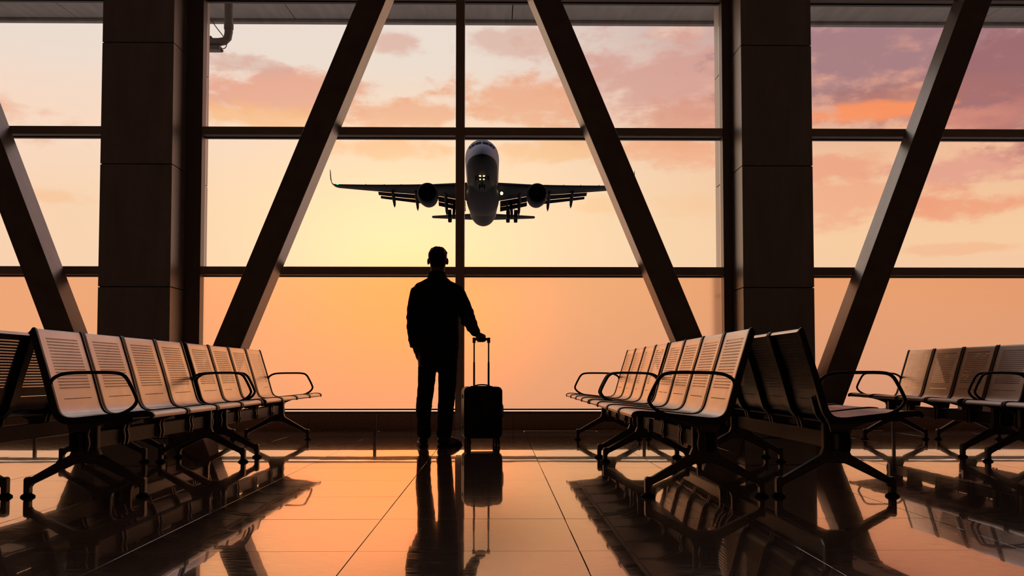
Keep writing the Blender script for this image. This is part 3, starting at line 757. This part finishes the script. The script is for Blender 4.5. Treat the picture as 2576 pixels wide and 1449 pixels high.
# ------------------------------------------------------------------ suitcase
sx = at(1214, 1118, 8.92)
case = empty('suitcase', (base_pt.x + .393, 9.003, 0), R(8))
tag(case, 'small black hard-shell suitcase with raised handle beside the man', 'suitcase')
def rbox(b, w, d, z0, z1, r=.045, rd=.03, n=6):
    """rounded box: rounded rectangle in x-z swept along y with eased edges"""
    def rr(ins):
        pts = []; hw2 = w / 2 - ins; a0, a1 = z0 + ins, z1 - ins; rad = max(r - ins * .5, .012)
        for cx, cz, s0 in ((hw2 - rad, a1 - rad, 0), (-hw2 + rad, a1 - rad, 90), (-hw2 + rad, a0 + rad, 180), (hw2 - rad, a0 + rad, 270)):
            for k in range(n + 1):
                t = R(s0 + 90 * k / n); pts.append((cx + rad * math.cos(t), cz + rad * math.sin(t)))
        return pts
    ring = []
    for k in range(5):
        t = R(90 * k / 4); ring.append((-d / 2 + rd * (1 - math.sin(t)), rd * (1 - math.cos(t)) if False else rd * (1 - math.sin(t)) * 0 + rd * (1 - math.cos(R(90) - t)) * 0))
    st = [(-d / 2, rd * .9), (-d / 2 + rd * .12, rd * .45), (-d / 2 + rd * .4, rd * .15), (-d / 2 + rd, 0), (d / 2 - rd, 0), (d / 2 - rd * .4, rd * .15), (d / 2 - rd * .12, rd * .45), (d / 2, rd * .9)]
    b.loft([[(x, y, z) for x, z in rr(ins)] for y, ins in st])
CWD, CZ0, CZ1 = .345, .062, .520
for y0, y1 in ((-.115, -.006), (.006, .115)):
    b = B(); rbox(b, CWD, y1 - y0, CZ0, CZ1)
    b.v = [(x, y + (y0 + y1) / 2, z) for x, y, z in b.v]
    hs = obj('shell_half', b, MT['shell'], case, smooth=40)
    sgn = -1 if y0 < 0 else 1
    for k in range(7):
        x = -.12 + .04 * k; yy = sgn * .1165
        obj('rib', B().box(x - .007, x + .007, yy - .003, yy + .003, .11, .47), MT['shell'], hs, bevel=.0025)
b = B(); rbox(b, CWD - .008, .02, CZ0 + .004, CZ1 - .004, .041, .002); obj('zip_band', b, MT['alu'], case, smooth=40)
for z in (.145, .415): obj('latch', B().box(-CWD / 2 - .007, -CWD / 2 + .004, -.035, .025, z, z + .035), MT['black'], case, bevel=.003)
obj('side_handle', B().tube(spline([(CWD / 2 - .003, 0, .23), (CWD / 2 + .012, 0, .25), (CWD / 2 + .014, 0, .30), (CWD / 2 + .012, 0, .35), (CWD / 2 - .003, 0, .37)], 3), .008, 8), MT['black'], case, smooth=50)
obj('carry_handle', B().tube(spline([(-.075, -.02, CZ1 - .002), (-.055, -.02, CZ1 + .010), (0, -.02, CZ1 + .016), (.055, -.02, CZ1 + .010), (.075, -.02, CZ1 - .002)], 3), [(.010, .006)] * 13, 8, sq=(0, 1, 0)), MT['black'], case, smooth=50)
HY = -.070; PO = -.014
obj('handle_plate', B().box(PO - .095, PO + .095, HY - .024, HY + .024, CZ1 - .006, CZ1 + .006), MT['black'], case, bevel=.003)
for s in (-1, 1):
    x = PO + s * .0645
    pl = obj('pole', B().box(x - .0085, x + .0085, HY - .007, HY + .007, CZ1, .735), MT['alu'], case, bevel=.002)
    obj('inner_tube', B().box(x - .0062, x + .0062, HY - .005, HY + .005, .735, .925), MT['alu'], pl)
gp = obj('grip', B().box(PO - .077, PO + .077, HY - .012, HY + .012, .926, .950), MT['black'], case, bevel=.006)
for s in (-1, 1): obj('grip_end', B().box(PO + s * .065 - .013, PO + s * .065 + .013, HY - .014, HY + .014, .905, .953), MT['black'], gp, bevel=.004)
for sx_ in (-1, 1):
    for sy_ in (-1, 1):
        x, y = sx_ * .128, sy_ * .078
        ca = obj('caster', B().box(x - .019, x + .019, y - .016, y + .016, .038, CZ0 + .012), MT['black'], case, bevel=.006)
        for t in (-1, 1):
            n = 18; wb = B(); xx = x + t * .0125
            wb.loft([[(xx + dx, y + r * math.cos(2 * math.pi * j / n), .0265 + r * math.sin(2 * math.pi * j / n)) for j in range(n)] for dx, r in ((-.0085, .021), (-.006, .0262), (.006, .0262), (.0085, .021))])
            obj('wheel', wb, MT['rubber'], ca, smooth=50)

# ------------------------------------------------------------------ the aircraft, nose towards the hall
D0 = 104.5                                   # nose distance
cz = at(1213, 399, D0 + 7).z - .5            # fuselage axis at station 7
ac = empty('airliner'); PA = R(3.0)
ac.location = (at(1212, 400, D0).x, D0, cz + 7 * math.sin(PA)); 
tag(ac, 'twin-engine airliner landing head-on, gear and flaps down, lights lit', 'airplane')
ac.rotation_euler = (-PA, 0, R(.55))
n = 32
fus = [(0, -.70, .06, .06), (.12, -.68, .34, .32), (.5, -.62, .72, .64), (1.1, -.53, 1.06, .95), (1.8, -.51, 1.31, 1.11), (2.4, -.435, 1.47, 1.285), (3.3, -.125, 1.68, 1.745), (4.2, -.045, 1.79, 1.895), (5.2, -.01, 1.86, 1.97), (7, 0, 1.88, 2.0),
       (30, 0, 1.88, 2.0), (33, .1, 1.82, 1.9), (36, .32, 1.62, 1.66), (39, .6, 1.33, 1.35), (42, .88, .98, .98), (44.5, 1.08, .64, .64), (46.3, 1.2, .34, .34), (46.9, 1.22, .16, .16)]
b = B(); b.loft([[(rx * math.cos(2 * math.pi * j / n), y, z + rz * math.sin(2 * math.pi * j / n)) for j in range(n)] for y, z, rx, rz in fus])
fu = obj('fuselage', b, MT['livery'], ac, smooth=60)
obj('tail_cone', B().tube([(0, 46.8, 1.22), (0, 47.3, 1.16)], [.2, .1], 10), MT['acdark'], ac, smooth=60)
obj('antenna', B().box(-.03, .03, 6.2, 6.7, 1.95, 2.5), MT['acdark'], ac)
b = B(); rows = [(11, -1.2, 1.2, .5), (13, -1.25, 1.75, .85), (16, -1.3, 1.98, 1.0), (21, -1.3, 2.0, 1.05), (24.5, -1.25, 1.85, .95), (27, -1.15, 1.4, .7), (28.6, -1.1, .9, .45)]
b.loft([[(rx * math.cos(2 * math.pi * j / n), y, z + rz * math.sin(2 * math.pi * j / n)) for j in range(n)] for y, z, rx, rz in rows])
obj('belly_fairing', b, MT['acgrey'], ac, smooth=60)
# cockpit windows: quads hugging the nose
def fuse_pt(y, ang, off=.02):
    for (a, c2) in zip(fus[:-1], fus[1:]):
        if a[0] <= y <= c2[0]:
            t = (y - a[0]) / (c2[0] - a[0]); z, rx, rz = [a[k] + (c2[k] - a[k]) * t for k in (1, 2, 3)]
            return ((rx + off) * math.cos(R(ang)), y, z + (rz + off) * math.sin(R(ang)))
for s in (-1, 1):
    for (ya, yb, a0, a1) in ((2.42, 2.82, 62, 87), (2.44, 2.9, 44, 59), (2.5, 3.0, 32, 41)):
        A = lambda a: a if s > 0 else 180 - a
        bb = B(); vs = []
        for t in (0, .5, 1):
            for y in (ya, yb):
                aa = a0 + (a1 - a0) * t
                yy = y
                vs.append(fuse_pt(yy, A(aa), .03))
        bb.add(vs, [(0, 1, 3, 2), (2, 3, 5, 4)]); obj('cockpit_window', bb, MT['acwin'], ac)
# wings
def foil(c, th, k=12):
    up = []
    for i in range(k + 1):
        t = (1 - math.cos(math.pi * i / k)) / 2
        up.append((t * c, th * c * (2.969 * math.sqrt(max(t, 0)) - 1.26 * t - 3.516 * t * t + 2.843 * t ** 3 - 1.036 * t ** 4) / 2 * .5 * 2))
    return up + [(x, -z * .85) for x, z in up[-2:0:-1]]
def wing_le(x):
    t = (abs(x) - 1.5) / 17.0
    return 14.4 + 8.6 * t, -.58 + 1.52 * t + .45 * t * t
def wing_c(x):
    a = abs(x)
    return 8.6 - (a - 1.5) * (3.4 / 4.5) if a < 6 else 5.2 - (a - 6) * (3.4 / 12.5)
for s in (-1, 1):
    rings = []
    for x in (0.5, 1.5, 3.5, 6, 9, 12, 15, 17.6, 18.5):
        y0, z0 = wing_le(max(x, 1.5)); c_ = wing_c(max(x, 1.5))
        rings.append([(s * x, y0 + px, z0 + pz - .02 * px) for px, pz in foil(c_, .125 if x < 6 else .11)])
    # blended winglet
    for dx, dz, dy, c_ in ((.45, .12, .35, 1.6), (.8, .42, .75, 1.4), (1.0, .95, 1.1, 1.15), (1.12, 1.6, 1.5, .95), (1.22, 2.45, 2.0, .6)):
        y0, z0 = wing_le(18.5); ang = min(1, dz / 1.0) * R(78)
        rings.append([(s * (18.5 + dx) - s * math.sin(ang) * pz, y0 + dy + px, z0 + dz + pz * math.cos(ang)) for px, pz in foil(c_, .07)])
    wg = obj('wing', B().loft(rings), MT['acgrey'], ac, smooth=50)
    # flaps: slotted, drooped behind the trailing edge
    for x0, x1 in ((2.2, 5.6), (7.1, 13.3)):
        for k, (back, drop, ch, inc) in enumerate(((-.35, -.12, 1.15, 22), (.72, -.66, .72, 32))):
            rg = []
            for i in range(3):
                x = x0 + (x1 - x0) * i / 2 - (k * .25 if i == 2 and x1 > 10 else 0); y0, z0 = wing_le(x); c_ = wing_c(x); sc_ = 1 - .035 * max(0, x - 3)
                yt, zt = y0 + c_ + back * sc_, z0 - .02 * c_ + drop * sc_
                ca, sa = math.cos(R(inc)), math.sin(R(inc)); chh = ch * (1.25 - .045 * x)
                rg.append([(s * x, yt + px * ca + pz * sa, zt - px * sa + pz * ca) for px, pz in foil(chh, .14, 6)])
            obj('flap', B().loft(rg), MT['acdark'], wg, smooth=50)
    for x in (4.6, 8.3, 11.3):
        y0, z0 = wing_le(x); c_ = wing_c(x); k_ = 1 - .03 * x
        obj('flap_fairing', B().tube([(s * x, y0 + c_ * .45, z0 - .35), (s * x, y0 + c_ * .8, z0 - .5), (s * x, y0 + c_ + .6 * k_, z0 - .85), (s * x, y0 + c_ + 1.9 * k_, z0 - 1.55 * k_ - .3), (s * x, y0 + c_ + 2.5 * k_, z0 - 2.0 * k_ - .3)],
            [(.1, .12), (.2, .3), (.22, .36), (.16, .26), (.03, .04)], 10, sq=(1, 0, 0)), MT['acdark'], wg, smooth=60)
    for x in (10, 12.2, 14.6):
        y0, z0 = wing_le(x); obj('slat_gap', B().box(s * x - .03, s * x + .03, y0 - .03, y0 + .5, z0 - .12, z0 + .14), MT['acdark'], wg)
    # engines
    ex, ey, ez = s * 6.45, 13.2, -1.88
    pr = [(0, 1.02), (.0, 1.06), (.15, 1.16), (.9, 1.24), (2.2, 1.22), (3.6, 1.02), (4.3, .86)]
    m2 = 28; b = B()
    inner = [(4.2, .2), (1.3, .2), (1.3, .95), (.5, .97), (.12, 1.0)]
    b.loft([[(ex + r * math.cos(2 * math.pi * j / m2), ey + y, ez + r * 1.02 * math.sin(2 * math.pi * j / m2)) for j in range(m2)] for y, r in inner + pr])
    en = obj('engine', b, MT['acgrey'], ac, smooth=40)
    obj('spinner', B().tube([(ex, ey + .55, ez), (ex, ey + .8, ez), (ex, ey + 1.28, ez)], [.03, .2, .34], 14), MT['acgrey'], en, smooth=60)
    fb = B()
    for j in range(20):
        a = 2 * math.pi * j / 20; ca, sa = math.cos(a), math.sin(a)
        fb.add([(ex + .3 * ca, ey + 1.15, ez + .3 * sa), (ex + .94 * ca - .12 * sa, ey + 1.05, ez + .94 * sa + .12 * ca), (ex + .94 * ca + .12 * sa, ey + 1.25, ez + .94 * sa - .12 * ca), (ex + .3 * ca + .02, ey + 1.29, ez + .3 * sa)], [(0, 1, 2, 3)])
    obj('fan', fb, MT['acdark'], en)
    obj('exhaust', B().tube([(ex, ey + 3.8, ez), (ex, ey + 5.4, ez)], [.6, .28], 14), MT['acdark'], en, smooth=60)
    y0, z0 = wing_le(6.45)
    obj('pylon', B().prism([(ey + 1.2, ez + 1.15), (y0 + 1.0, z0 + .1), (y0 + 4, z0 - .2), (ey + 4.2, ez + .7)], ex - .18, ex + .18, 'x'), MT['acgrey'], en)
    # tailplane
    rings = []
    for x, y0, z0, c_ in ((.4, 40.2, 1.35, 4.6), (1.2, 40.6, 1.4, 4.3), (7.5, 44.2, 1.85, 1.7), (7.65, 44.6, 1.85, 1.1)):
        rings.append([(s * x, y0 + px, z0 + pz) for px, pz in foil(c_, .09)])
    obj('tailplane', B().loft(rings), MT['acgrey'], ac, smooth=50)
    # main gear: strut, door, four-wheel bogie
    gx, gy = s * 3.68, 22.6
    mg = obj('main_gear', B().tube([(gx * .97, gy, -.8), (gx, gy, -2.7)], [.22, .17], 12), MT['acdark'], ac, smooth=60)
    obj('drag_brace', B().tube([(gx - s * 1.2, gy, -.9), (gx, gy, -1.9)], .07, 8), MT['acdark'], mg)
    obj('gear_door', B().box(gx + s * .3 - .03, gx + s * .3 + .03, gy - .7, gy + .7, -1.8, -.6), MT['acgrey'], mg)
    obj('bogie', B().tube([(gx, gy - .85, -2.55), (gx, gy + .85, -2.8)], .12, 8), MT['acdark'], mg)
    for t in (-1, 1):
        for dy, dz in ((-.6, .1), (.6, -.14)):
            wx = gx + t * .49; wb = B(); m3 = 20
            wb.loft([[(wx + dx, gy + dy + r * math.cos(2 * math.pi * j / m3), -2.7 + dz + r * math.sin(2 * math.pi * j / m3)) for j in range(m3)] for dx, r in ((-.24, .34), (-.23, .5), (-.16, .58), (.16, .58), (.23, .5), (.24, .34))])
            obj('wheel', wb, MT['rubber'], mg, smooth=40)
    # lamps at the wing root
    obj('landing_light', B().ell((s * 2.28, 15.2, -1.5), (.17, .1, .2), 10, 8), MT['lamp'], ac, smooth=60)
y0, z0 = wing_le(18.4); obj('navigation_light', B().ell((-18.4, y0 - .05, z0 + .02), (.14, .1, .08), 8, 6), MT['green'], ac)
obj('fin', B().loft([[(pz, y0 + px, z0) for px, pz in foil(c_, .1)] for y0, z0, c_ in ((35.5, 1.6, 6.6), (37.5, 3.2, 5.6), (42.6, 8.6, 2.6))]), MT['livery'], ac, smooth=50)
ng = obj('nose_gear', B().tube([(0, 5.4, -1.6), (0, 5.2, -3.05)], [.13, .1], 10), MT['acdark'], ac, smooth=60)
for s in (-1, 1):
    wb = B(); wx = s * .3
    wb.loft([[(wx + dx, 5.2 + r * math.cos(2 * math.pi * j / 18), -3.1 + r * math.sin(2 * math.pi * j / 18)) for j in range(18)] for dx, r in ((-.12, .3), (-.08, .42), (.08, .42), (.12, .3))])
    obj('wheel', wb, MT['rubber'], ng, smooth=40)
    obj('gear_door', B().box(s * .75 - .025, s * .75 + .025, 5.6, 7.6, -2.75, -1.75), MT['acgrey'], ng)
    for z, r in ((-1.9, .14), (-1.58, .08), (-2.35, .07)):
        obj('taxi_light', B().ell((s * .20, 5.0, z), (r, r * .6, r), 10, 8), MT['lamp'], ng, smooth=60)
obj('axle', B().tube([(-.35, 5.2, -3.1), (.35, 5.2, -3.1)], .07, 8), MT['acdark'], ng)
